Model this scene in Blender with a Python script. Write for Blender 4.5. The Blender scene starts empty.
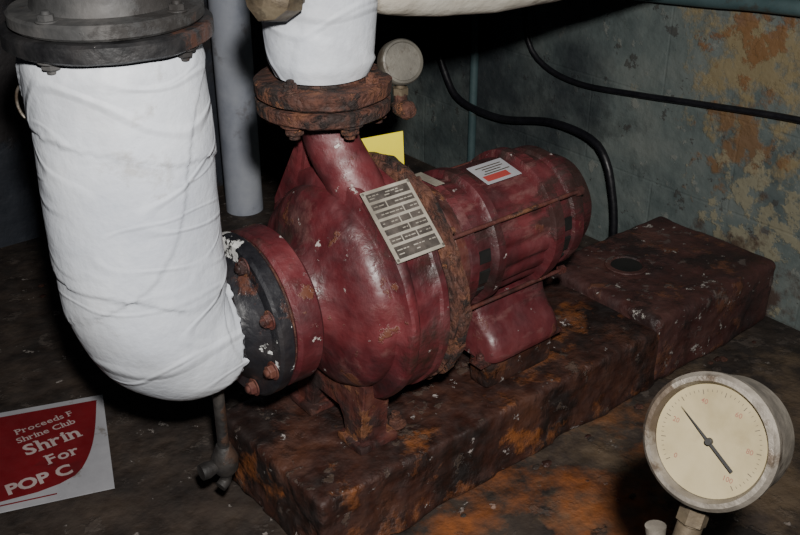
import bpy, bmesh, math, random
from mathutils import Vector, Matrix, noise
random.seed(4)
pi=math.pi
scene=bpy.context.scene
COL=scene.collection
ANG=math.radians(39.0)
FM=Matrix.Translation((-0.179,1.239,0))@Matrix.Rotation(ANG,4,'Z')
ORG={}
# ---------------------------------------------------------------- materials
def rgba(c): return (c[0],c[1],c[2],1)
def mat(name,cols,scale=8,rough=(.4,.7),bump=.3,bscale=40,layers=(),metal=0.0,detail=8,stretch=(1,1,1),bdist=.004,spec=.5,zones=()):
    m=bpy.data.materials.new(name); m.use_nodes=True
    nt=m.node_tree; N=nt.nodes; L=nt.links
    b=N['Principled BSDF']
    tc=N.new('ShaderNodeTexCoord'); mp=N.new('ShaderNodeMapping'); mp.inputs['Scale'].default_value=stretch
    L.new(tc.outputs['Object'],mp.inputs['Vector'])
    n=N.new('ShaderNodeTexNoise'); n.inputs['Scale'].default_value=scale; n.inputs['Detail'].default_value=detail; n.inputs['Roughness'].default_value=.62
    L.new(mp.outputs[0],n.inputs['Vector'])
    r=N.new('ShaderNodeValToRGB'); e=r.color_ramp.elements
    k=len(cols)
    for i,c in enumerate(cols):
        p=.34+.32*i/max(1,k-1)
        if i<2: el=e[i]; el.position=p
        else: el=e.new(p)
        el.color=rgba(c)
    L.new(n.outputs['Fac'],r.inputs[0])
    cur=r.outputs[0]
    hb=N.new('ShaderNodeTexNoise'); hb.inputs['Scale'].default_value=bscale; hb.inputs['Detail'].default_value=8
    L.new(tc.outputs['Object'],hb.inputs['Vector'])
    height=hb.outputs['Fac']
    alll=[(l,None) for l in layers]+[((z[0],z[3],z[4],z[5],z[6]),(z[1],z[2])) for z in zones]
    for j,(ly,zn) in enumerate(alll):
        col,sc,th,w=ly[:4]; amt=ly[4] if len(ly)>4 else 1.0; st=ly[5] if len(ly)>5 else (1,1,1)
        mp2=N.new('ShaderNodeMapping'); mp2.inputs['Location'].default_value=(3.1*j+1,1.7*j,2.3*j); mp2.inputs['Scale'].default_value=st
        L.new(tc.outputs['Object'],mp2.inputs['Vector'])
        q=N.new('ShaderNodeTexNoise'); q.inputs['Scale'].default_value=sc; q.inputs['Detail'].default_value=7; q.inputs['Roughness'].default_value=.65
        L.new(mp2.outputs[0],q.inputs['Vector'])
        src=q.outputs['Fac']
        if zn:
            ds=N.new('ShaderNodeVectorMath'); ds.operation='DISTANCE'; ds.inputs[1].default_value=zn[0]
            L.new(tc.outputs['Object'],ds.inputs[0])
            zr=N.new('ShaderNodeMapRange'); zr.inputs['From Min'].default_value=0; zr.inputs['From Max'].default_value=zn[1]
            zr.inputs['To Min'].default_value=.16; zr.inputs['To Max'].default_value=-.3; zr.clamp=True
            L.new(ds.outputs['Value'],zr.inputs['Value'])
            a2=N.new('ShaderNodeMath'); a2.operation='ADD'; L.new(src,a2.inputs[0]); L.new(zr.outputs[0],a2.inputs[1]); src=a2.outputs[0]
        mr=N.new('ShaderNodeMapRange'); mr.inputs['From Min'].default_value=th; mr.inputs['From Max'].default_value=th+w
        mr.inputs['To Max'].default_value=amt
        L.new(src,mr.inputs['Value'])
        mx=N.new('ShaderNodeMix'); mx.data_type='RGBA'
        L.new(mr.outputs[0],mx.inputs['Factor']); L.new(cur,mx.inputs['A']); mx.inputs['B'].default_value=rgba(col)
        cur=mx.outputs['Result']
        ad=N.new('ShaderNodeMath'); ad.operation='MULTIPLY_ADD'; ad.inputs[1].default_value=.35
        L.new(mr.outputs[0],ad.inputs[0]); L.new(height,ad.inputs[2]); height=ad.outputs[0]
    L.new(cur,b.inputs['Base Color'])
    rr=N.new('ShaderNodeMapRange'); rr.inputs['From Min'].default_value=.3; rr.inputs['From Max'].default_value=.7
    rr.inputs['To Min'].default_value=rough[0]; rr.inputs['To Max'].default_value=rough[1]
    L.new(hb.outputs['Fac'],rr.inputs['Value']); L.new(rr.outputs[0],b.inputs['Roughness'])
    b.inputs['Metallic'].default_value=metal
    b.inputs['Specular IOR Level'].default_value=spec
    bp=N.new('ShaderNodeBump'); bp.inputs['Strength'].default_value=bump; bp.inputs['Distance'].default_value=bdist
    L.new(height,bp.inputs['Height']); L.new(bp.outputs[0],b.inputs['Normal'])
    return m
def height_add(m,build):
    nt=m.node_tree; N=nt.nodes; L=nt.links
    bp=[x for x in N if x.type=='BUMP'][0]
    src=bp.inputs['Height'].links[0].from_socket
    out=build(N,L)
    ad=N.new('ShaderNodeMath'); ad.operation='ADD'
    L.new(src,ad.inputs[0]); L.new(out,ad.inputs[1]); L.new(ad.outputs[0],bp.inputs['Height'])

WS=(.38,.34,.32)
RED=mat('maroon_paint',[(.017,.006,.007),(.068,.011,.014),(.112,.021,.024)],8,(.32,.68),.65,42,
        [((.024,.014,.011),6,.50,.09,.9),((.13,.060,.054),9,.565,.09,.55),((.10,.036,.018),15,.605,.03,.8),(WS,28,.655,.02,.85)],bdist=.005,spec=.6)
RED2=mat('maroon_paint_streaked',[(.018,.008,.008),(.068,.012,.015),(.12,.027,.029)],6,(.32,.68),.6,42,
        [((.024,.013,.011),6,.50,.09,.85,(1,2.5,2.5)),((.15,.072,.066),9,.57,.09,.55,(1,2.5,2.5)),((.10,.036,.02),14,.62,.04,.65),(WS,32,.66,.02,.8)],bdist=.005,spec=.55)
RUST=mat('flaking_rust',[(.016,.008,.006),(.058,.020,.012),(.11,.042,.020)],28,(.65,.95),1.0,80,
        [((.012,.008,.007),14,.53,.04,.9),((.18,.07,.028),20,.61,.03,.75),((.09,.045,.032),34,.60,.02,.6)],bdist=.010)
RUSTRED=mat('rusted_maroon_iron',[(.024,.010,.009),(.070,.020,.016),(.105,.040,.024)],16,(.4,.8),.8,55,[((.022,.013,.012),9,.54,.06,.85),((.16,.065,.028),14,.59,.04,.75),((.28,.2,.15),40,.69,.02,.7)],bdist=.005)
BLACKF=mat('black_flange_paint',[(.004,.004,.006),(.011,.011,.014),(.022,.019,.020)],14,(.3,.6),.6,60,
        [((.08,.028,.016),9,.58,.05,.85),((.55,.55,.53),11,.58,.012,.9)])
BLACKT=mat('black_dusty_flange',[(.004,.004,.005),(.010,.010,.011),(.020,.018,.018)],14,(.4,.7),.6,60,
        [((.065,.026,.016),8,.58,.05,.8),((.3,.28,.27),16,.68,.012,.8)])
GREYF=mat('grey_dusty_iron',[(.015,.015,.016),(.034,.034,.034),(.065,.062,.060)],12,(.6,.85),.5,60,[((.011,.009,.008),8,.52,.05,.85),((.06,.03,.02),10,.60,.05,.7)])
GRIME=mat('grimy_dark_iron',[(.008,.007,.007),(.018,.016,.015),(.038,.032,.028)],16,(.5,.8),.6,60,[((.05,.024,.013),9,.57,.05,.8)])
WHITE=mat('white_canvas_wrap',[(.44,.47,.53),(.55,.58,.63),(.63,.65,.68)],4,(.5,.75),.40,90,
        [((.34,.35,.37),3.5,.55,.12,.55),((.25,.23,.20),8,.64,.06,.5)],bdist=.003)
def wrapbump(N,L):
    tc=N.new('ShaderNodeTexCoord')
    tot=None
    for rot,sc,w,h,zs in (((.8,.50,0),1.9,.012,1.9,2.6),((-.7,.7,.3),1.6,.010,1.7,2.6),((1.0,-.6,.2),3.3,.018,1.1,2.2),((-.9,-.5,.8),5.0,.024,.6,2)):
        mp=N.new('ShaderNodeMapping'); mp.inputs['Rotation'].default_value=rot; mp.inputs['Scale'].default_value=(.8,.8,zs)
        L.new(tc.outputs['Object'],mp.inputs['Vector'])
        n=N.new('ShaderNodeTexNoise'); n.inputs['Scale'].default_value=sc; n.inputs['Detail'].default_value=1.5
        L.new(mp.outputs[0],n.inputs['Vector'])
        s=N.new('ShaderNodeMath'); s.operation='SUBTRACT'; s.inputs[1].default_value=.5; L.new(n.outputs['Fac'],s.inputs[0])
        a=N.new('ShaderNodeMath'); a.operation='ABSOLUTE'; L.new(s.outputs[0],a.inputs[0])
        mr=N.new('ShaderNodeMapRange'); mr.interpolation_type='SMOOTHSTEP'
        mr.inputs['From Max'].default_value=w; mr.inputs['To Min'].default_value=h; mr.inputs['To Max'].default_value=0
        L.new(a.outputs[0],mr.inputs['Value'])
        if tot is None: tot=mr.outputs[0]
        else:
            q=N.new('ShaderNodeMath'); q.operation='ADD'; L.new(tot,q.inputs[0]); L.new(mr.outputs[0],q.inputs[1]); tot=q.outputs[0]
    return tot
height_add(WHITE,wrapbump)
DIRTYW=mat('dingy_canvas_wrap',[(.28,.25,.2),(.42,.39,.33),(.5,.48,.42)],6,(.7,.9),.5,70,[((.12,.09,.06),8,.58,.06,.7)])
PLINTH=mat('rust_soaked_concrete',[(.010,.006,.005),(.036,.014,.010),(.068,.027,.016)],11,(.35,.85),.85,40,
        [((.008,.0055,.005),7,.52,.08,.8),((.17,.056,.016),10,.565,.09,.8),((.09,.065,.05),20,.61,.03,.6),(WS,30,.65,.02,.85)],bdist=.008,spec=.45,
        zones=[((.22,.072,.018),(-.12,-.15,.05),.32,11,.60,.08,.8)])
PLINTH2=mat('maroon_painted_concrete',[(.018,.009,.009),(.048,.018,.016),(.078,.034,.028)],7,(.38,.8),.8,38,
        [((.012,.008,.008),8,.53,.07,.75),((.12,.045,.02),12,.58,.05,.6),((.11,.088,.078),18,.59,.03,.6),((.38,.35,.32),28,.63,.02,.85)],bdist=.007)
STEEL=mat('scratched_steel',[(.10,.088,.075),(.17,.15,.125),(.24,.215,.18)],20,(.38,.65),.35,90,[((.06,.04,.025),9,.51,.05,.85)],metal=.5)
STEELD=mat('dull_dirty_steel',[(.055,.051,.043),(.095,.088,.073),(.13,.12,.10)],14,(.5,.75),.3,70,[((.045,.033,.022),9,.54,.05,.85)],metal=.2)
BRASS=mat('tarnished_brass',[(.05,.038,.025),(.11,.085,.055),(.18,.15,.10)],18,(.5,.75),.4,60,[((.04,.03,.02),9,.55,.06,.8)],metal=.4)
RUBBER=mat('black_rubber',[(.004,.004,.006),(.010,.010,.013)],10,(.35,.55),.2,60)
DIAL=mat('aged_cream_dial',[(.16,.13,.072),(.22,.182,.105),(.26,.22,.132)],7,(.35,.5),.05,60,[((.12,.088,.045),7,.55,.1,.65)])
INK=mat('black_ink',[(.006,.006,.006),(.014,.013,.012)],9,(.5,.6),.05,60)
FADEINK=mat('faded_dark_ink',[(.05,.040,.028),(.075,.060,.042)],9,(.5,.6),.05,60)
REDINK=mat('red_ink',[(.30,.04,.035),(.38,.06,.05)],9,(.5,.6),.05,60)
FADERED=mat('faded_red_ink',[(.14,.055,.035),(.18,.075,.05)],9,(.5,.6),.05,60)
PLATE=mat('stained_aluminium_plate',[(.16,.14,.115),(.28,.255,.21),(.38,.35,.30)],12,(.35,.6),.2,60,[((.08,.055,.035),9,.55,.06,.85)],metal=.15)
PLATED=mat('etched_dark_panel',[(.025,.02,.018),(.05,.042,.036),(.085,.07,.06)],30,(.45,.65),.2,60,[((.16,.135,.11),9,.56,.06,.8)])
YEL=mat('yellow_card',[(.55,.46,.01),(.66,.56,.02)],8,(.5,.6),.05,60,[((.4,.3,.05),10,.63,.06,.5)])
CARD=mat('white_card',[(.28,.28,.30),(.37,.37,.39)],10,(.5,.6),.05,60,[((.14,.12,.10),12,.60,.05,.7)])
CARDR=mat('red_print',[(.12,.005,.008),(.17,.008,.012)],10,(.45,.6),.05,60,[((.08,.01,.012),12,.60,.05,.5)])
CARDW=mat('white_print',[(.34,.27,.26),(.44,.37,.36)],10,(.5,.6),.05,60)
PIPEG=mat('pale_grey_pipe_paint',[(.19,.21,.26),(.29,.31,.36),(.36,.38,.42)],6,(.45,.65),.2,50,[((.13,.12,.12),8,.58,.06,.6)])
TEAL=mat('teal_conduit_paint',[(.035,.065,.07),(.065,.105,.11)],8,(.45,.65),.2,50,[((.05,.04,.03),8,.58,.05,.7)])
FLOOR=mat('dirty_concrete_floor',[(.013,.0095,.008),(.030,.021,.016),(.052,.037,.027)],10,(.55,.92),.8,30,
        [((.009,.007,.0065),3.2,.50,.12,.8),((.09,.072,.060),18,.59,.05,.5),((.26,.23,.21),28,.645,.02,.8)],bdist=.009,
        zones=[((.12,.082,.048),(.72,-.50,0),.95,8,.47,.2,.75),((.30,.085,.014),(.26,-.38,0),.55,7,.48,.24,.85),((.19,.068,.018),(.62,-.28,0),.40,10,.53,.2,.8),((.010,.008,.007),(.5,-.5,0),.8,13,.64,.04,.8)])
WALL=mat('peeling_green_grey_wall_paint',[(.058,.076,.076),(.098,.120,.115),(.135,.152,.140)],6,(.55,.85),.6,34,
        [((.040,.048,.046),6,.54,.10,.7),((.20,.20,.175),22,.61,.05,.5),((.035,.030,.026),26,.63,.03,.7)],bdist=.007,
        zones=[((.016,.021,.025),(1.13,.85,.45),1.05,3,.40,.25,.92),((.22,.17,.085),(1.13,-.04,.52),.50,12,.54,.10,.85),((.16,.08,.028),(1.13,-.0,.36),.38,16,.575,.09,.8),((.23,.205,.13),(1.13,-.12,.2),.55,20,.57,.06,.75),((.045,.02,.012),(1.13,-.05,.02),.40,9,.52,.1,.85),((.17,.072,.022),(1.13,.0,.60),.35,20,.59,.06,.75)])  # first zone paints the flash falloff into the wall colour towards the corner
WALLD=mat('dark_blue_wall_paint',[(.008,.010,.016),(.016,.020,.029),(.026,.030,.040)],3,(.6,.85),.6,26,[((.014,.010,.009),3,.55,.06,.8)],bdist=.01)
def blocks(N,L):
    tc=N.new('ShaderNodeTexCoord')
    sp=N.new('ShaderNodeSeparateXYZ'); L.new(tc.outputs['Object'],sp.inputs[0])
    cb=N.new('ShaderNodeCombineXYZ'); L.new(sp.outputs['Y'],cb.inputs['X']); L.new(sp.outputs['Z'],cb.inputs['Y'])
    br=N.new('ShaderNodeTexBrick'); br.inputs['Scale'].default_value=1; br.inputs['Brick Width'].default_value=.40; br.inputs['Row Height'].default_value=.20
    br.inputs['Mortar Size'].default_value=.004; br.inputs['Mortar Smooth'].default_value=.8
    L.new(cb.outputs[0],br.inputs['Vector'])
    m=N.new('ShaderNodeMath'); m.operation='MULTIPLY'; m.inputs[1].default_value=-.16; L.new(br.outputs['Fac'],m.inputs[0])
    return m.outputs[0]
height_add(WALL,blocks)

# ---------------------------------------------------------------- builders
def lathe(p0,axis,prof,seg=64,rfun=None,up=(0,0,1)):
    p0=Vector(p0); ax=Vector(axis).normalized(); up=Vector(up)
    if abs(ax.dot(up))>.95: up=Vector((1,0,0))
    a=(up-ax*ax.dot(up)).normalized(); b=ax.cross(a)
    bm=bmesh.new(); rings=[]
    for (t,r) in prof:
        if r<1e-5: rings.append([bm.verts.new(p0+ax*t)])
        else:
            ring=[]
            for i in range(seg):
                f=2*pi*i/seg; rr=r*(rfun(f,t) if rfun else 1)
                ring.append(bm.verts.new(p0+ax*t+(a*math.cos(f)+b*math.sin(f))*rr))
            rings.append(ring)
    for A,B in zip(rings[:-1],rings[1:]):
        if len(A)==1 and len(B)==1: continue
        for i in range(seg):
            j=(i+1)%seg
            if len(A)==1: bm.faces.new((A[0],B[j],B[i]))
            elif len(B)==1: bm.faces.new((A[i],A[j],B[0]))
            else: bm.faces.new((A[i],A[j],B[j],B[i]))
    for R in (rings[0],rings[-1]):
        if len(R)>1: bm.faces.new(R)
    bmesh.ops.recalc_face_normals(bm,faces=bm.faces[:])
    return bm
def roughen(bm,amp,fr=18):
    for v in bm.verts:
        p=v.co.copy()
        v.co=p+Vector((noise.noise(p*fr),noise.noise(p*fr+Vector((9,0,0))),noise.noise(p*fr+Vector((0,9,0)))))*amp
    return bm
def disc(p0,axis,t,r,bev=.003,seg=64):
    return lathe(p0,axis,[(0,0),(0,r-bev),(bev,r),(t-bev,r),(t,r-bev),(t,0)],seg)
def tube(pts,rad,seg=24,amp=0,fr=9,smooth=True,step=.012,seed=0,cap=True,band=0,bh=.002,fray=0):
    P=[Vector(p) for p in pts]; R=rad if isinstance(rad,(list,tuple)) else [rad]*len(P)
    Q=[];RR=[]
    if smooth and len(P)>2:
        for i in range(len(P)-1):
            p0=P[max(0,i-1)];p1=P[i];p2=P[i+1];p3=P[min(len(P)-1,i+2)]
            n=max(2,int((p2-p1).length/step))
            for k in range(n):
                t=k/n
                Q.append(.5*((2*p1)+(p2-p0)*t+(2*p0-5*p1+4*p2-p3)*t*t+(3*p1-p0-3*p2+p3)*t**3)); RR.append(R[i]*(1-t)+R[i+1]*t)
        Q.append(P[-1]);RR.append(R[-1])
    else:
        for i in range(len(P)-1):
            n=max(1,int((P[i+1]-P[i]).length/step))
            for k in range(n):
                t=k/n; Q.append(P[i].lerp(P[i+1],t)); RR.append(R[i]*(1-t)+R[i+1]*t)
        Q.append(P[-1]);RR.append(R[-1])
    bm=bmesh.new(); rings=[]; a=None; arc=0
    for i,q in enumerate(Q):
        if i: arc+=(q-Q[i-1]).length
        d=(Q[min(i+1,len(Q)-1)]-Q[max(i-1,0)]).normalized()
        if a is None:
            a=Vector((0,0,1)) if abs(d.z)<.9 else Vector((1,0,0))
        a=(a-d*a.dot(d)).normalized(); b=d.cross(a)
        ring=[]
        for k in range(seg):
            f=2*pi*k/seg; dv=a*math.cos(f)+b*math.sin(f); p=q+dv*RR[i]
            off=0
            if amp:
                off=amp*(noise.noise(p*fr+Vector((seed,0,0)))+.4*noise.noise(p*fr*2.3+Vector((0,seed,0))))
            if band:
                w=.40*noise.noise(p*5+Vector((seed+9,0,0)))
                off+=bh*((arc/band+f/(2*pi)+w)%1.0)
                w2=.5*noise.noise(p*4+Vector((seed+19,3,0)))
                off+=bh*.8*((arc/(band*1.9)-2*f/(2*pi)+w2)%1.0)
            fr2=Vector((0,0,0))
            if fray and (i==len(Q)-1):
                fr2=d*fray*noise.noise(Vector((math.cos(f)*6,math.sin(f)*6,3)))
            ring.append(bm.verts.new(q+dv*(RR[i]+off)+fr2))
        rings.append(ring)
    for A,B in zip(rings[:-1],rings[1:]):
        for i in range(seg):
            j=(i+1)%seg; bm.faces.new((A[i],A[j],B[j],B[i]))
    if cap:
        bm.faces.new(rings[0]); bm.faces.new(rings[-1])
    bmesh.ops.recalc_face_normals(bm,faces=bm.faces[:])
    return bm
def rbox(lo,hi,r=.01,amp=0,fr=10,cell=.02,chip=0,flare=0):
    lo=Vector(lo);hi=Vector(hi); bm=bmesh.new()
    n=[max(1,min(150,int((hi[i]-lo[i])/cell))) for i in range(3)]
    mid=(lo+hi)/2
    vs={}
    def V(i,j,k):
        key=(i,j,k)
        if key not in vs:
            p=Vector((lo[0]+(hi[0]-lo[0])*i/n[0],lo[1]+(hi[1]-lo[1])*j/n[1],lo[2]+(hi[2]-lo[2])*k/n[2]))
            c=Vector([min(max(p[a],lo[a]+r),hi[a]-r) for a in range(3)])
            d=p-c
            if d.length>1e-9:
                nrm=d.normalized(); p=c+nrm*r
                if amp: p=p+nrm*amp*(noise.noise(p*fr)+.6*noise.noise(p*fr*2.7)+.3*noise.noise(p*fr*6))
                if chip:
                    q=noise.noise(p*18+Vector((7,3,1)))
                    if q>.18: p=p-nrm*chip*min(1,(q-.18)*9)
            if flare:
                h=max(0,1-(p.z-lo.z)/.05)**2*flare*(1+1.2*noise.noise(Vector((p.x*9,p.y*9,0))))
                if abs(p.y-mid.y)>(hi.y-lo.y)*.45: p.y+=math.copysign(h,p.y-mid.y)
                if p.x<lo.x+.02: p.x-=h
            vs[key]=bm.verts.new(p)
        return vs[key]
    for a,b,c in ((0,1,2),(1,2,0),(2,0,1)):
        for side in (0,n[c]):
            for i in range(n[a]):
                for j in range(n[b]):
                    def K(ii,jj):
                        k=[0,0,0];k[a]=ii;k[b]=jj;k[c]=side;return V(*k)
                    bm.faces.new((K(i,j),K(i+1,j),K(i+1,j+1),K(i,j+1)))
    bmesh.ops.recalc_face_normals(bm,faces=bm.faces[:])
    return bm
def prism(pts,d,bev=0):
    bm=bmesh.new(); f=bm.faces.new([bm.verts.new(Vector(p)) for p in pts])
    g=bmesh.ops.extrude_face_region(bm,geom=[f]); vv=[x for x in g['geom'] if isinstance(x,bmesh.types.BMVert)]
    bmesh.ops.translate(bm,verts=vv,vec=Vector(d))
    if bev: bmesh.ops.bevel(bm,geom=bm.edges[:],offset=bev,segments=2,affect='EDGES',clamp_overlap=True)
    bmesh.ops.recalc_face_normals(bm,faces=bm.faces[:])
    return bm
def merge(*bms):
    out=bmesh.new()
    for b in bms:
        me=bpy.data.meshes.new('t'); b.to_mesh(me); b.free(); out.from_mesh(me); bpy.data.meshes.remove(me)
    return out
def hexbolt(p,axis,r=.012,h=.010,stud=.006,washer=True):
    a=Vector(axis).normalized(); p=Vector(p)
    parts=[]
    if washer: parts.append(disc(p,a,.002,r*1.35,.0004,20))
    parts.append(lathe(p+a*.002,a,[(0,0),(0,r),(h*.8,r),(h,r*.85),(h,0)],6))
    if stud: parts.append(lathe(p+a*(.002+h),a,[(-.002,0),(-.002,r*.55),(stud,r*.55),(stud+.001,r*.4),(stud+.001,0)],16))
    return merge(*parts)
def text_bm(s,size,M4,off=0.0,align='LEFT',ext=.0):
    cu=bpy.data.curves.new('txt','FONT'); cu.body=s; cu.size=size; cu.offset=off; cu.align_x=align; cu.extrude=ext; cu.resolution_u=3
    ob=bpy.data.objects.new('txt',cu); COL.objects.link(ob)
    dg=bpy.context.evaluated_depsgraph_get(); dg.update()
    me=bpy.data.meshes.new_from_object(ob.evaluated_get(dg))
    bm=bmesh.new(); bm.from_mesh(me); bm.transform(M4)
    bpy.data.objects.remove(ob); bpy.data.curves.remove(cu); bpy.data.meshes.remove(me)
    return bm
I4=Matrix.Identity(4)
SER={'P':'LbLt','r':'LbLx','h':'LbRbLt','i':'MbMx','n':'LbRbLx','F':'LbLt','l':'MbMt','d':'RbRt','b':'Lt','u':'LxRxRb'}
def serif_text(s,size,M4,off):
    nb=text_bm('n',size,I4,off); xh=max(v.co.y for v in nb.verts); nb.free()
    parts=[];x=0
    for ch in s:
        if ch==' ': x+=size*.26; continue
        b=text_bm(ch,size,I4,off); x0=min(v.co.x for v in b.verts); x1=max(v.co.x for v in b.verts); top=max(v.co.y for v in b.verts)
        bmesh.ops.translate(b,verts=b.verts[:],vec=(x-x0,0,0)); w=x1-x0; parts.append(b)
        code=SER.get(ch,''); sw=size*.05
        for i in range(0,len(code),2):
            cx=x+{'L':sw,'R':w-sw,'M':w/2}[code[i]]; y={'b':0,'t':top,'x':xh}[code[i+1]]
            lw=size*.11; lo_=-lw; hi_=lw
            if code[i+1] in 'tx' : hi_=sw*.6
            if code[i+1]=='t' and ch in 'PF': hi_=sw
            hh=size*.034
            bb=bmesh.new()
            bb.faces.new([bb.verts.new(q) for q in ((cx+lo_,y-hh,.0001),(cx+hi_,y-hh,.0001),(cx+hi_,y+hh,.0001),(cx+lo_,y+hh,.0001))])
            parts.append(bb)
        x+=w+size*(.085)
    m=merge(*parts); m.transform(M4); return m
def thing(name,label,cat,org=(0,0,0),M4=None):
    e=bpy.data.objects.new(name,None); COL.objects.link(e); e.empty_display_size=.03
    if M4 is None: e.matrix_world=FM@Matrix.Translation(org); ORG[e.name]=Vector(org)
    else: e.matrix_world=M4; ORG[e.name]=Vector((0,0,0))
    e['label']=label; e['category']=cat
    return e
def mk(name,bm,m,parent=None,label=None,cat=None,org=(0,0,0),M4=None,ang=35,kind=None):
    me=bpy.data.meshes.new(name)
    o=ORG[parent.name] if parent else (Vector(org) if M4 is None else Vector((0,0,0)))
    bmesh.ops.translate(bm,verts=bm.verts[:],vec=-o)
    bm.to_mesh(me); bm.free()
    me.materials.append(m)
    for p in me.polygons: p.use_smooth=True
    me.set_sharp_from_angle(angle=math.radians(ang))
    ob=bpy.data.objects.new(name,me); COL.objects.link(ob)
    if parent: ob.parent=parent; ORG[ob.name]=o
    else:
        ob.matrix_world=(FM@Matrix.Translation(o)) if M4 is None else M4; ORG[ob.name]=o
    if label: ob['label']=label
    if cat: ob['category']=cat
    if kind: ob['kind']=kind
    return ob
def ringpts(c,axis_u,axis_v,r,n,ph=0):
    c=Vector(c)
    return [c+Vector(axis_u)*r*math.cos(ph+2*pi*i/n)+Vector(axis_v)*r*math.sin(ph+2*pi*i/n) for i in range(n)]
def quad(c,ex,ey,n,w,h,d,bev=0):
    c=Vector(c)
    return prism([c-ex*w/2-ey*h/2,c+ex*w/2-ey*h/2,c+ex*w/2+ey*h/2,c-ex*w/2+ey*h/2],n*d,bev)
def wob(seed,a=.012,k=4):
    return lambda f,t:1+a*noise.noise(Vector((math.cos(f)*k,math.sin(f)*k,t*60+seed)))+a*.6*noise.noise(Vector((math.cos(f)*k*3,math.sin(f)*k*3,t*90+seed)))
X=Vector((1,0,0));Y=Vector((0,1,0));Z=Vector((0,0,1))
AX=.38; T=.125

# ---------------------------------------------------------------- room
def box(lo,hi):
    bm=bmesh.new(); bmesh.ops.create_cube(bm,size=1)
    lo=Vector(lo);hi=Vector(hi)
    for v in bm.verts: v.co=Vector([lo[i]+(v.co[i]+.5)*(hi[i]-lo[i]) for i in range(3)])
    return bm
mk('floor',box((-3.0,-3.0,-.1),(1.3,1.4,0)),FLOOR,kind='structure')
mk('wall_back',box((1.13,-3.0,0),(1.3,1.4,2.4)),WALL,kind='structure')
mk('wall_side',box((-3.0,1.22,0),(1.13,1.4,2.4)),WALLD,kind='structure')

# ---------------------------------------------------------------- plinth
pl=thing('pump_plinth','rust-soaked concrete plinth with a raised maroon block under the pump','concrete base',(0.5,0,0))
mk('lower_slab',rbox((-.035,-.149,0),(.80,.148,T),.009,.0020,9,.0055,.0032,flare=.008),PLINTH,pl,ang=60)
mk('raised_block',rbox((.72,-.151,0),(1.11,.151,T+.022),.016,.0018,9,.0055,.0022,flare=.005),PLINTH2,pl,'worn maroon painted block speckled with white chips',ang=60)
hx,hy=.845,.03
mk('socket_rim',lathe((hx,hy,T+.020),Z,[(0,.030),(.005,.044),(.007,.042),(.0075,.034),(.003,.030),(.003,0)],40,wob(3,.03)),PLINTH2,pl,'shallow round socket')
mk('socket_hole',disc((hx,hy,T+.0215),Z,.0035,.032,.001,32),INK,pl,'dark hole')

# ---------------------------------------------------------------- pump
pump=thing('centrifugal_pump','rusty maroon painted centrifugal pump bolted on a concrete plinth','pump',(.13,0,T))
def vr(f,t):
    return 1+.10*math.exp(-((f-2.2)/.9)**2)-.02*math.exp(-((f-5)/1.0)**2)
def vr2(f,t):
    k=max(0,min(1,(t-.03)/.04)); return 1+(vr(f,t)-1)*k
prof=[(.006,0),(.006,.066),(.026,.066),(.038,.070),(.047,.080),(.053,.094),(.058,.110),(.064,.125),(.071,.137),(.079,.145),(.088,.149),(.096,.150),(.0985,.153),(.1000,.162),(.103,.171),(.108,.1735),(.116,.1730),(.121,.169),(.140,.1685),(.158,.169),(.162,.172),(.172,.172),(.177,.168),(.178,.160),(.178,0)]
mk('volute_casing',roughen(lathe((0,0,AX),X,prof,160,vr2),.0034,24),RED,pump,ang=35)
mk('casing_cover_ring',roughen(lathe((0,0,AX),X,[(.179,0),(.179,.166),(.182,.173),(.188,.172),(.190,.168),(.193,.168),(.196,.1755),(.208,.174),(.213,.166),(.213,0)],180,lambda f,t:vr(f,t)*(1+.006*math.sin(f*9)+.005*math.sin(f*23)+.016*noise.noise(Vector((f*9,t*100,0))))),.004,40),RUST,pump,'flaking brown cover ring')
mk('suction_flange',merge(disc((-.034,0,AX),X,.042,.116,.005,96),lathe((.006,0,AX),X,[(0,0),(0,.086),(.008,.076),(.020,.068),(.020,0)],64)),RED,pump)
mk('discharge_neck',roughen(tube([(.118,.03,.645),(.119,.027,.61),(.124,.010,.578),(.130,-.010,.548),(.136,-.030,.51),(.138,-.055,.46)],[.039,.038,.038,.040,.042,.04],48,.001,20),.003,22),RED,pump)
mk('casting_rib',roughen(prism([(.098,.052,.605),(.098,.068,.605),(.098,.150,.47),(.098,.150,.44),(.098,.080,.50)],(.030,0,0),.008),.003,20),RED,pump)
mk('discharge_flange',roughen(lathe((.118,.03,.636),Z,[(0,0),(0,.089),(.003,.093),(.019,.094),(.021,.091),(.021,0)],110,wob(1,.010)),.0014,40),RUST,pump)
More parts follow.
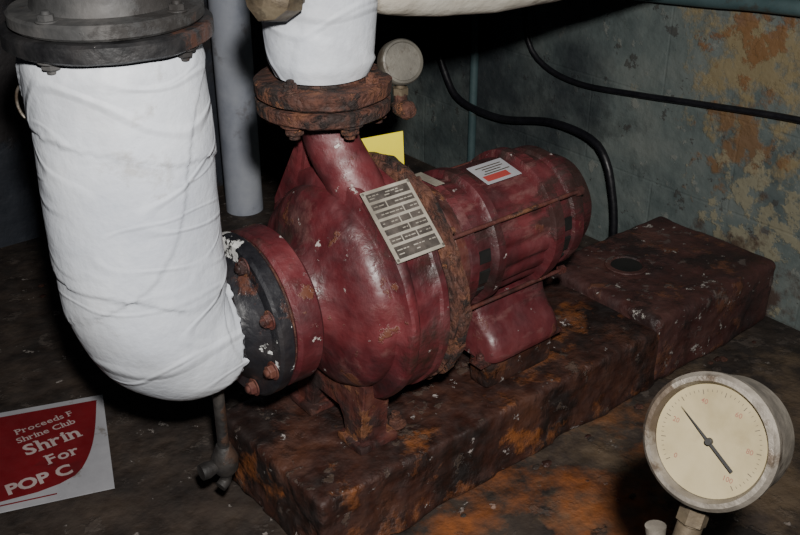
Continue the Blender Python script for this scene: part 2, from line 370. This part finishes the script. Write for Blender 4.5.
# nameplate
th=math.radians(42); nn=Vector((0,-math.sin(th),math.cos(th))); tt=Vector((0,-math.cos(th),-math.sin(th)))
cpl=Vector((.139,0,AX))+nn*.1755
mk('nameplate_boss',quad(cpl-nn*.015,X,tt,nn,.076,.098,.0165,.003),RED,pump)
npl=mk('nameplate',quad(cpl+nn*.0015,X,tt,nn,.084,.110,.0015,.0005),PLATE,pump,'stained aluminium rating plate')
rows=[];rowl=[]
yy=-.050
lay=((.012,((-.036,.036),)),(.009,((-.036,-.012),(-.010,.036))),(.009,((-.036,.010),(.012,.036))),(.009,((-.036,-.004),(-.002,.014),(.016,.036))),(.009,((-.036,.004),(.006,.036))),(.009,((-.036,-.016),(-.014,.010),(.012,.036))),(.018,((-.036,.036),)))
for h,segs in lay:
    for a_,b_ in segs:
        rows.append(quad(cpl+nn*.003+X*((a_+b_)/2)+tt*(yy+h/2),X,tt,nn,b_-a_,h,.0004))
        k=1 if h<.011 else 2
        for q in range(k):
            xx=a_+.003
            while xx<b_-.004:
                w=random.uniform(.003,.009); w=min(w,b_-.002-xx)
                if random.random()<.6: rowl.append(quad(cpl+nn*.0034+X*(xx+w/2)+tt*(yy+h*(q+1)/(k+1)),X,tt,nn,w,.0015,.0002))
                xx+=w+.0018
    yy+=h+.0042
mk('printed_panel',merge(*rows),PLATED,npl,'dark table rows')
mk('printed_rows',merge(*rowl),PLATE,npl,'pale illegible print')
for sx in (-1,1):
    for sy in (-1,1):
        mk('rivet',disc(cpl+nn*.003+X*.0395*sx+tt*.0515*sy,nn,.0015,.0022,.0005,12),STEELD,npl)
# foot
def leg():
    s0,s1=.084,.134
    pts=[(s0,y,z) for y,z in ((-.100,T+.125),(-.090,T+.04),(-.088,T+.010),(-.044,T+.010),(-.038,T+.040),(-.03,T+.055),(.03,T+.055),(.038,T+.040),(.044,T+.010),(.088,T+.010),(.090,T+.04),(.100,T+.125))]
    bm=prism(pts,(s1-s0,0,0),.003)
    return merge(bm,rbox((.074,-.098,T+.001),(.148,-.034,T+.015),.004,.0012,14,.006),rbox((.074,.034,T+.001),(.148,.098,T+.015),.004,.0012,14,.006))
mk('casing_foot',roughen(leg(),.0012,30),RUSTRED,pump,'rusted support foot',ang=40)
for sg_ in (-1,1):
    mk('foot_bolt',hexbolt((.168,sg_*.066,T+.002),Z,.013,.010,.010),RUST,pump)
for p in ringpts((.213,0,AX),Z,-Y,.150,10,.3):
    mk('cover_bolt',hexbolt(p,X,.010,.008,.008),RUST,pump)
mk('bearing_bracket',roughen(lathe((0,0,AX),X,[(.211,0),(.211,.134),(.218,.134),(.226,.116),(.238,.098),(.255,.098),(.262,.108),(.280,.108),(.280,0)],72,lambda f,t:1+.02*math.sin(f*4)),.004,25),RUSTRED,pump,'rust-streaked adapter bracket')
for p in ringpts((.118,.03,.636),X,Y,.074,6,.39):
    mk('flange_bolt',hexbolt(p,-Z,.0140,.012,.006),RUST,pump)

# motor
def fin(f,t):
    w=max(0,min(1,(1-math.cos(f-0.1))/.30))
    return 1-(.050*w*(0.5+.5*math.sin(f*18))**2)
mo=mk('motor',roughen(lathe((0,0,AX),X,[(.343,0),(.343,.102),(.345,.105),(.36,.105),(.39,.105),(.42,.105),(.445,.105),(.462,.105),(.464,.103),(.464,0)],220,fin),.0022,20),RED2,pump,'maroon electric motor with streaked paint')
mk('front_end_bell',roughen(lathe((0,0,AX),X,[(.276,0),(.276,.102),(.281,.112),(.294,.1135),(.297,.106),(.302,.102),(.328,.102),(.331,.110),(.335,.1135),(.350,.1135),(.353,.108),(.353,0)],96),.0022,20),RED2,mo)
mk('rear_end_bell',roughen(lathe((0,0,AX),X,[(.455,0),(.455,.109),(.458,.1165),(.478,.1165),(.481,.106),(.484,.099),(.512,.099),(.515,.105),(.520,.106),(.536,.105),(.542,.100),(.543,.086),(.578,.084),(.585,.080),(.588,.072),(.588,0)],96),.0028,20),RED2,mo)
for f,hh in ((1.45,.022),(1.82,.028),(2.2,.028),(2.55,.024),(4.1,.024),(4.5,.02)):
    for s0,s1 in ((.303,.328),(.485,.511)):
        dv=Z*math.cos(f)-Y*math.sin(f); tg=-Z*math.sin(f)-Y*math.cos(f)
        c=Vector(((s0+s1)/2,0,AX))+dv*.0985
        mk('vent_slot',roughen(quad(c,X,tg,dv,s1-s0,hh,.0046,.0014),.001,60),INK,mo,'dark recessed ventilation opening')
for f in (1.0,2.45,3.8,5.3):
    dv=Z*math.cos(f)-Y*math.sin(f); q=Vector((0,0,AX))+dv*.1175
    mk('tie_rod',merge(tube([q+X*.240,q+X*.525],.0036,12,0,smooth=False),lathe(q+X*.232,X,[(0,0),(0,.010),(.012,.010),(.012,0)],6),lathe(q+X*.520,X,[(0,0),(0,.008),(.010,.008),(.010,0)],6)),RUSTRED,mo,'long rusty tie rod')
f=math.radians(12); dv=Z*math.cos(f)-Y*math.sin(f); tg=-Z*math.sin(f)-Y*math.cos(f)
lp=Vector((.405,0,AX))+dv*.1065
ml=mk('motor_label',quad(lp,X,tg,dv,.074,.052,.001,.0003),CARD,mo,'white and red warning label')
mk('label_red_band',quad(lp+dv*.0011+tg*.013-X*.006,X,tg,dv,.050,.014,.0004),REDINK,ml)
mk('label_print',merge(*[quad(lp+dv*.0011+tg*(-.016+.006*i)+X*(.004*(i%2)),X,tg,dv,.054-.01*(i%3),.0020,.0004) for i in range(4)]),FADEINK,ml)
f=math.radians(0); dv=Z*math.cos(f)-Y*math.sin(f); tg=-Z*math.sin(f)-Y*math.cos(f)
mk('bracket_label',quad(Vector((.286,0,AX))+dv*.1145,X,tg,dv,.018,.056,.001,.0003),PLATE,mo,'small worn sticker')
fz=T+.056
def cradle():
    pr=[(.100,fz),(.106,fz+.006),(.107,fz+.016),(.103,fz+.030),(.094,fz+.045),(.080,fz+.058),(.068,fz+.075),(.058,fz+.102),(.03,fz+.108),(-.03,fz+.108),(-.058,fz+.102),(-.068,fz+.075),(-.080,fz+.058),(-.094,fz+.045),(-.103,fz+.030),(-.107,fz+.016),(-.106,fz+.006),(-.100,fz)]
    secs=[]
    for s,k in ((.342,.86),(.346,.93),(.353,.98),(.365,1.0),(.475,1.0),(.489,.98),(.497,.93),(.501,.86)):
        secs.append([(s,y*k,fz+(z-fz)*(1 if z>fz+.07 else .5+.5*k)) for y,z in pr])
    bm=bmesh.new(); R=[[bm.verts.new(p) for p in sec] for sec in secs]
    for A,B in zip(R[:-1],R[1:]):
        for i in range(len(A)-1): bm.faces.new((A[i],A[i+1],B[i+1],B[i]))
        bm.faces.new((A[-1],A[0],B[0],B[-1]))
    bm.faces.new(R[0]); bm.faces.new(R[-1])
    bmesh.ops.recalc_face_normals(bm,faces=bm.faces[:]); return bm
mk('motor_foot',roughen(cradle(),.0025,25),RED2,mo,'low rounded cast foot',ang=50)
for s in (.336,.507):
    for yb in (-.080,.080):
        mk('motor_foot_bolt',merge(quad((s,yb,fz-.004),X,Y,Z,.024,.030,.008,.002),hexbolt((s,yb,fz+.004),Z,.007,.006,.003,False)),RUSTRED,mo)
mk('motor_riser',merge(rbox((.345,-.090,T+.001),(.498,-.045,fz+.002),.006,.0015,14,.008),rbox((.345,.045,T+.001),(.498,.090,fz+.002),.006,.0015,14,.008)),PLINTH,pump,'rusty riser blocks')

# ---------------------------------------------------------------- suction pipe
sp=thing('insulated_suction_pipe','white canvas-wrapped elbow pipe with black iron flanges','pipe',(-.19,0,.27))
px=-.190
pts=[(px,0,.790),(px,0,.770),(px,0,.68),(px,0,.58),(px,0,.48)]
R=.092; cx=px+R; cz=AX+R
for i in range(1,9):
    a=pi+ (pi/2)*i/8
    pts.append((cx+R*math.cos(a),0,cz+R*math.sin(a)))
rad=[.090,.100,.101,.101,.100]+[.099,.098,.096,.094,.092,.089,.084,.077]
mk('canvas_wrap',tube(pts,rad,170,.0042,8,step=.0033,band=.17,bh=.0032,fray=.016),WHITE,sp,ang=60)
mk('nozzle_flange',merge(disc((-.064,0,AX),X,.024,.118,.004,96),lathe((-.100,0,AX),X,[(0,0),(0,.064),(.016,.072),(.030,.086),(.036,.094),(.036,0)],64)),BLACKF,sp,'black paint-chipped flange')
for p in ringpts((-.065,0,AX),Y,Z,.103,8,.39):
    mk('flange_bolt',merge(hexbolt(p,-X,.010,.008,.003)),RUSTRED,sp)
mk('gasket',disc((-.0395,0,AX),X,.005,.110,.001,64),RUST,sp)
mk('upper_flange',roughen(lathe((px,0,.793),Z,[(0,0),(0,.112),(.003,.116),(.018,.116),(.021,.112),(.021,0)],96),.0015,30),BLACKT,sp,'black flange under a grey mating flange')
mk('mating_flange',lathe((px,0,.8155),Z,[(0,0),(0,.104),(.003,.107),(.014,.107),(.017,.104),(.019,.082),(.035,.078),(.20,.076),(.20,0)],96),GREYF,sp,'dusty grey mating flange')
for p in ringpts((px,0,.793),X,Y,.098,4,-1.1):
    mk('hanger_bolt',hexbolt(p,-Z,.011,.008,.004),GREYF,sp)
for p in ringpts((px,0,.8325),X,Y,.095,4,-1.1):
    mk('mating_bolt',hexbolt(p,Z,.009,.006,.003),GREYF,sp)
mk('wire_hoop',tube([(px-.083+.010*math.cos(a),.066-.008*math.cos(a),.718+.022*math.sin(a)) for a in [i*pi/8 for i in range(17)]],.0018,10,0),STEEL,sp,'thin steel wire hoop')
mk('drain_tube',tube([(-.105,-.005,AX-.083),(-.105,-.005,.175)],.0085,20,0,smooth=False),GRIME,sp)
mk('drain_valve',merge(lathe((-.105,-.005,.130),Z,[(0,0),(0,.012),(.010,.019),(.03,.020),(.042,.015),(.052,.011),(.052,0)],24),
   lathe((-.145,-.005,.150),X,[(0,0),(0,.012),(.010,.013),(.022,.010),(.034,.009),(.034,0)],20),
   tube([(-.105,-.005,.132),(-.107,-.005,.118),(-.118,-.008,.112)],.009,16,0)),GRIME,sp)

# ---------------------------------------------------------------- discharge pipe
dp=thing('insulated_discharge_pipe','white wrapped vertical pipe on a rusty flange','pipe',(.118,.03,.66))
mk('pipe_flange',roughen(lathe((.118,.03,.661),Z,[(0,0),(0,.090),(.003,.094),(.019,.095),(.022,.090),(.022,.06),(.03,.055),(.03,0)],110,wob(5,.010)),.0016,40),RUST,dp)
mk('flange_gasket',disc((.118,.03,.6578),Z,.0026,.086,.001,48),INK,dp)
mk('canvas_wrap',tube([(.118,.03,.69),(.118,.03,.71),(.118,.03,.80),(.118,.03,1.05)],[.064,.072,.077,.077],96,.003,8,step=.005,smooth=False,seed=4,band=.15,bh=.0026),WHITE,dp,ang=60)
mk('branch_wrap',tube([(.17,.0,.806),(.21,-.0,.802),(.3,0,.797),(.5,-.01,.790),(1.12,-.02,.786)],[.03,.045,.053,.057,.058],48,.004,12,step=.01,seed=9),DIRTYW,dp,'dingy wrapped branch pipe')
mk('brass_union',lathe((.06,.01,.815),(-.75,-.5,.05),[(0,0),(0,.03),(.03,.032),(.045,.040),(.060,.036),(.075,.03),(.085,.012),(.085,0)],9,wob(2,.15,2)),BRASS,dp,'dull tan rough metal lug')
for p in ringpts((.118,.03,.683),X,Y,.078,4,.39):
    mk('flange_nut',hexbolt(p,Z,.010,.008,.004),RUST,dp)

# small gauge at discharge flange
sg=thing('small_pressure_gauge','dull steel round gauge on a short brass stem','gauge',(.23,-.01,.62))
gc=Vector((.226,-.006,.690)); gn=Vector((-.25,-.85,.35)).normalized()
mk('gauge_case',lathe(gc-gn*.012,gn,[(0,0),(0,.028),(.004,.032),(.020,.032),(.023,.030),(.024,.027),(.0225,.026),(.0225,0)],48),STEELD,sg)
mk('gauge_stem',merge(tube([gc-Z*.028,gc-Z*.046],.007,14,0,smooth=False),lathe(gc-Z*.036,-Z,[(0,0),(0,.012),(.010,.012),(.010,0)],6)),BRASS,sg)
mk('gauge_cock',merge(tube([(.226,-.006,.648),(.225,-.008,.638),(.222,-.008,.628),(.215,-.006,.624)],.010,16,.001,20),lathe((.222,-.028,.626),(0,-1,0),[(-.02,0),(-.02,.012),(0,.014),(.008,.009),(.010,0)],16)),RUST,sg)

# yellow card behind the neck
yc=prism([(0,0,0),(.085,0,.012),(.082,0,.085),(.004,0,.07)],(0,.0015,0))
mk('yellow_tag',yc,YEL,None,'bright yellow card tag standing behind the pump neck','tag',M4=FM@Matrix.Translation((.187,.070,.490))@Matrix.Rotation(math.radians(-38),4,'Z'))

# ---------------------------------------------------------------- big gauge
n=Vector((-.616,-.680,.398)).normalized(); gu=(Z-n*n.z).normalized(); gx=gu.cross(n)
GC=Vector((.2455,.643,.593))
GM=Matrix((( gx.x,gu.x,n.x,GC.x),(gx.y,gu.y,n.y,GC.y),(gx.z,gu.z,n.z,GC.z),(0,0,0,1)))@Matrix.Scale(.98,4)
bg=thing('pressure_gauge','round worn steel pressure gauge with yellowed dial and black needle','gauge',M4=GM)
mk('case',lathe((0,0,-.064),Z,[(0,0),(0,.048),(.004,.052),(.050,.053),(.051,.057),(.060,.0575),(.064,.054),(.064,.050),(.058,.0475),(.055,.0475),(.055,0)],96),STEEL,bg)
dl=mk('dial',disc((0,0,-.009),Z,.0012,.0473,.0003,64),DIAL,bg)
tk=[]
for i in range(51):
    a=math.radians(225-270*i/50); big=i%5==0
    r0=.0405 if not big else .0385; r1=.0425
    d=Vector((math.cos(a),math.sin(a),0)); e=Vector((-math.sin(a),math.cos(a),0))
    tk.append(quad(d*(r0+r1)/2+Z*-.0078,d,e,Z,r1-r0,.0007 if big else .0004,.0002))
mk('tick_marks',merge(*tk),FADEINK,dl)
for i in range(6):
    a=math.radians(225-270*i/5)
    mk('dial_numeral',text_bm(str(i*20),.0060,Matrix.Translation((math.cos(a)*.033,math.sin(a)*.033-.002,-.0076)),.00006,'CENTER'),FADERED,dl)
na=math.radians(149)
ad=Vector((math.cos(na),math.sin(na),0)).normalized(); ae=Vector((-ad.y,ad.x,0))
mk('needle',merge(prism([-ad*.030-ae*.0013-Z*.004,-ad*.030+ae*.0013-Z*.004,ae*.0012-Z*.004,ad*.036-Z*.004,-ae*.0012-Z*.004],Z*.0006),disc((0,0,-.007),Z,.005,.0030,.0004,24)),INK,bg)
mk('stem',merge(tube([(0,-.05,-.030),(0,-.08,-.030)],.009,20,0,smooth=False),lathe((0,-.060,-.030),-Y,[(0,0),(0,.013),(.018,.013),(.018,0)],6),
   tube([(0,-.08,-.030),(0,-.095,-.030)],.011,20,0,smooth=False)),BRASS,bg)
sb=GM@Vector((0,-.096,-.030))
gp=thing('gauge_supply_pipe','vertical galvanized pipe with small lever valve under gauge','pipe',M4=Matrix.Translation((sb.x,sb.y,0)))
mk('riser',tube([(0,0,sb.z-.001),(0,0,0)],.012,24,0,smooth=False),STEELD,gp)
mk('valve_body',lathe((0,0,sb.z-.07),Z,[(0,0),(0,.016),(.01,.021),(.035,.021),(.045,.016),(.045,0)],24),BRASS,gp)
mk('valve_lever',tube([(-.010,-.005,sb.z-.045),(-.020,0,sb.z-.022),(-.024,.006,sb.z+.012)],[.005,.006,.009],16,0),STEEL,gp)

# ---------------------------------------------------------------- background
mk('standpipe',tube([(-.5,0,0),(-.5,0,2.3)],.048,40,0,smooth=False,step=.1),PIPEG,None,'pale blue-grey painted vertical pipe standing near dark wall','pipe',M4=Matrix.Translation((-.408+.5,2.40,0)))
h1=[(1.09,.913,.60),(1.1,.913,.383),(1.1,.878,.296),(1.095,.812,.243),(1.09,.656,.237),(1.09,.485,.274),(1.07,.341,.279),(1.06,.281,.246),(1.06,.255,.181),(1.06,.239,.106),(1.06,.235,.01)]
h2=[(1.112,.62,.56),(1.11,.594,.448),(1.11,.533,.398),(1.11,.419,.381),(1.11,.245,.398),(1.11,.09,.418),(1.11,-.135,.444),(1.11,-.332,.449),(1.11,-.9,.46)]
mk('black_hose',tube(h1,.009,16,0,step=.02),RUBBER,None,'black rubber hose looping down beside the wall','hose',org=h1[-1])
mk('black_cable',tube(h2,.0065,14,0,step=.02),RUBBER,None,'black cable running along the peeling wall','cable',org=h2[1])
mk('wall_conduit',tube([(1.10,.80,.59),(1.10,.375,.61),(1.10,.116,.632),(1.10,-.102,.654),(1.10,-.8,.70)],.016,20,0,step=.05),TEAL,None,'teal painted conduit running along top of wall','pipe',org=(1.1,.3,.6))
mk('corner_conduit',tube([(1.12,.79,0),(1.12,.79,1.6)],.011,20,0,smooth=False,step=.1),TEAL,None,'thin teal painted vertical conduit on the wall','pipe',org=(1.12,.79,0))

# debris
gr='crumbled concrete chunks on the floor'
spots=[(.45,-.33),(.62,-.40),(.3,-.5),(.85,-.3),(.72,-.55),(.2,-.26),(.95,-.42)]
for i in range(14): spots.append((random.uniform(-.55,.25),random.uniform(.68,1.1)))
for i in range(6): spots.append((random.uniform(0.0,.45),random.uniform(.24,.62)))
for i in range(16): spots.append((random.uniform(0.0,1.05),-.172-abs(random.gauss(0,.022))))
for i,(a,b) in enumerate(spots):
    bm=bmesh.new(); bmesh.ops.create_icosphere(bm,subdivisions=3,radius=1)
    s=random.uniform(.003,.008)
    for v in bm.verts:
        v.co=v.co*(1+.45*noise.noise(v.co*2.1+Vector((i*3,0,0))))
        v.co=Vector((v.co.x*s*1.4,v.co.y*s,v.co.z*s*.5))
    mz=min(v.co.z for v in bm.verts)
    for v in bm.verts: v.co+=Vector((a,b,-mz))
    o=mk('concrete_chunk',bm,(FLOOR,PLINTH,RUST)[i%3],None,'small crumbled concrete chunk on dirty floor','rubble',org=(a,b,0))
    o['group']=gr

# sign card on the floor
e1=Vector((.947,.32,0)).normalized(); e2=Vector((-e1.y,e1.x,0))
CM=Matrix(((e1.x,e2.x,0,-.557),(e1.y,e2.y,0,1.546),(0,0,1,.004),(0,0,0,1)))
sc=thing('popcorn_sign','white card sign with red printed panel lying on floor','sign',M4=CM)
mk('card',prism([(-.38,-.285,0),(0,-.278,0),(0,0,0),(-.38,.0,0)],(0,0,.002)),CARD,sc)
arc=[(-.012-.016*t-.020*(t**4),-.015-.195*t) for t in [i/16 for i in range(17)]]
arc+=[(-.060,-.226),(-.085,-.240),(-.12,-.250),(-.19,-.257)]
mk('red_panel',merge(prism([(-.37,-.015,.0022),(-.37,-.262,.0022)]+[(x,y,.0022) for x,y in reversed(arc)],(0,0,.0003)),
   prism([(-.37,-.272,.0022),(-.09,-.2655,.0022),(-.09,-.2625,.0022),(-.37,-.269,.0022)],(0,0,.0003))),CARDR,sc)
def TM(x,y,r=17): return Matrix.Translation((x,y,.0028))@Matrix.Rotation(math.radians(r),4,'Z')
tx=[text_bm('POP C',.038,TM(-.166,-.243,14),.0014),
    serif_text('For',.036,TM(-.100,-.182),.0008),
    serif_text('Shrin',.044,TM(-.136,-.146),.0011),
    serif_text('Shrine Club',.022,TM(-.150,-.106),.0002),
    serif_text('Proceeds F',.022,TM(-.152,-.079),.0002)]
mk('sign_lettering',merge(*tx),CARDW,sc)

# ---------------------------------------------------------------- camera & light
cam=bpy.data.cameras.new('camera'); co=bpy.data.objects.new('camera',cam); COL.objects.link(co)
co.location=(0,0,1.09); co.rotation_euler=(math.radians(90-27.8),0,0); cam.sensor_width=36; cam.lens=45
scene.camera=co
def area(name,loc,target,size,en,col,spread=180):
    l=bpy.data.lights.new(name,'AREA'); l.size=size; l.energy=en; l.color=col; l.spread=math.radians(spread)
    o=bpy.data.objects.new(name,l); COL.objects.link(o); o.location=loc
    o.rotation_euler=(Vector(target)-Vector(loc)).to_track_quat('-Z','Y').to_euler(); return o
area('camera_flash',(.05,-.02,1.26),(.02,1.42,.42),.05,19,(1,.97,.93),118)
w=bpy.data.worlds.new('world'); scene.world=w; w.use_nodes=True
w.node_tree.nodes['Background'].inputs[0].default_value=(.42,.55,.85,1); w.node_tree.nodes['Background'].inputs[1].default_value=.012
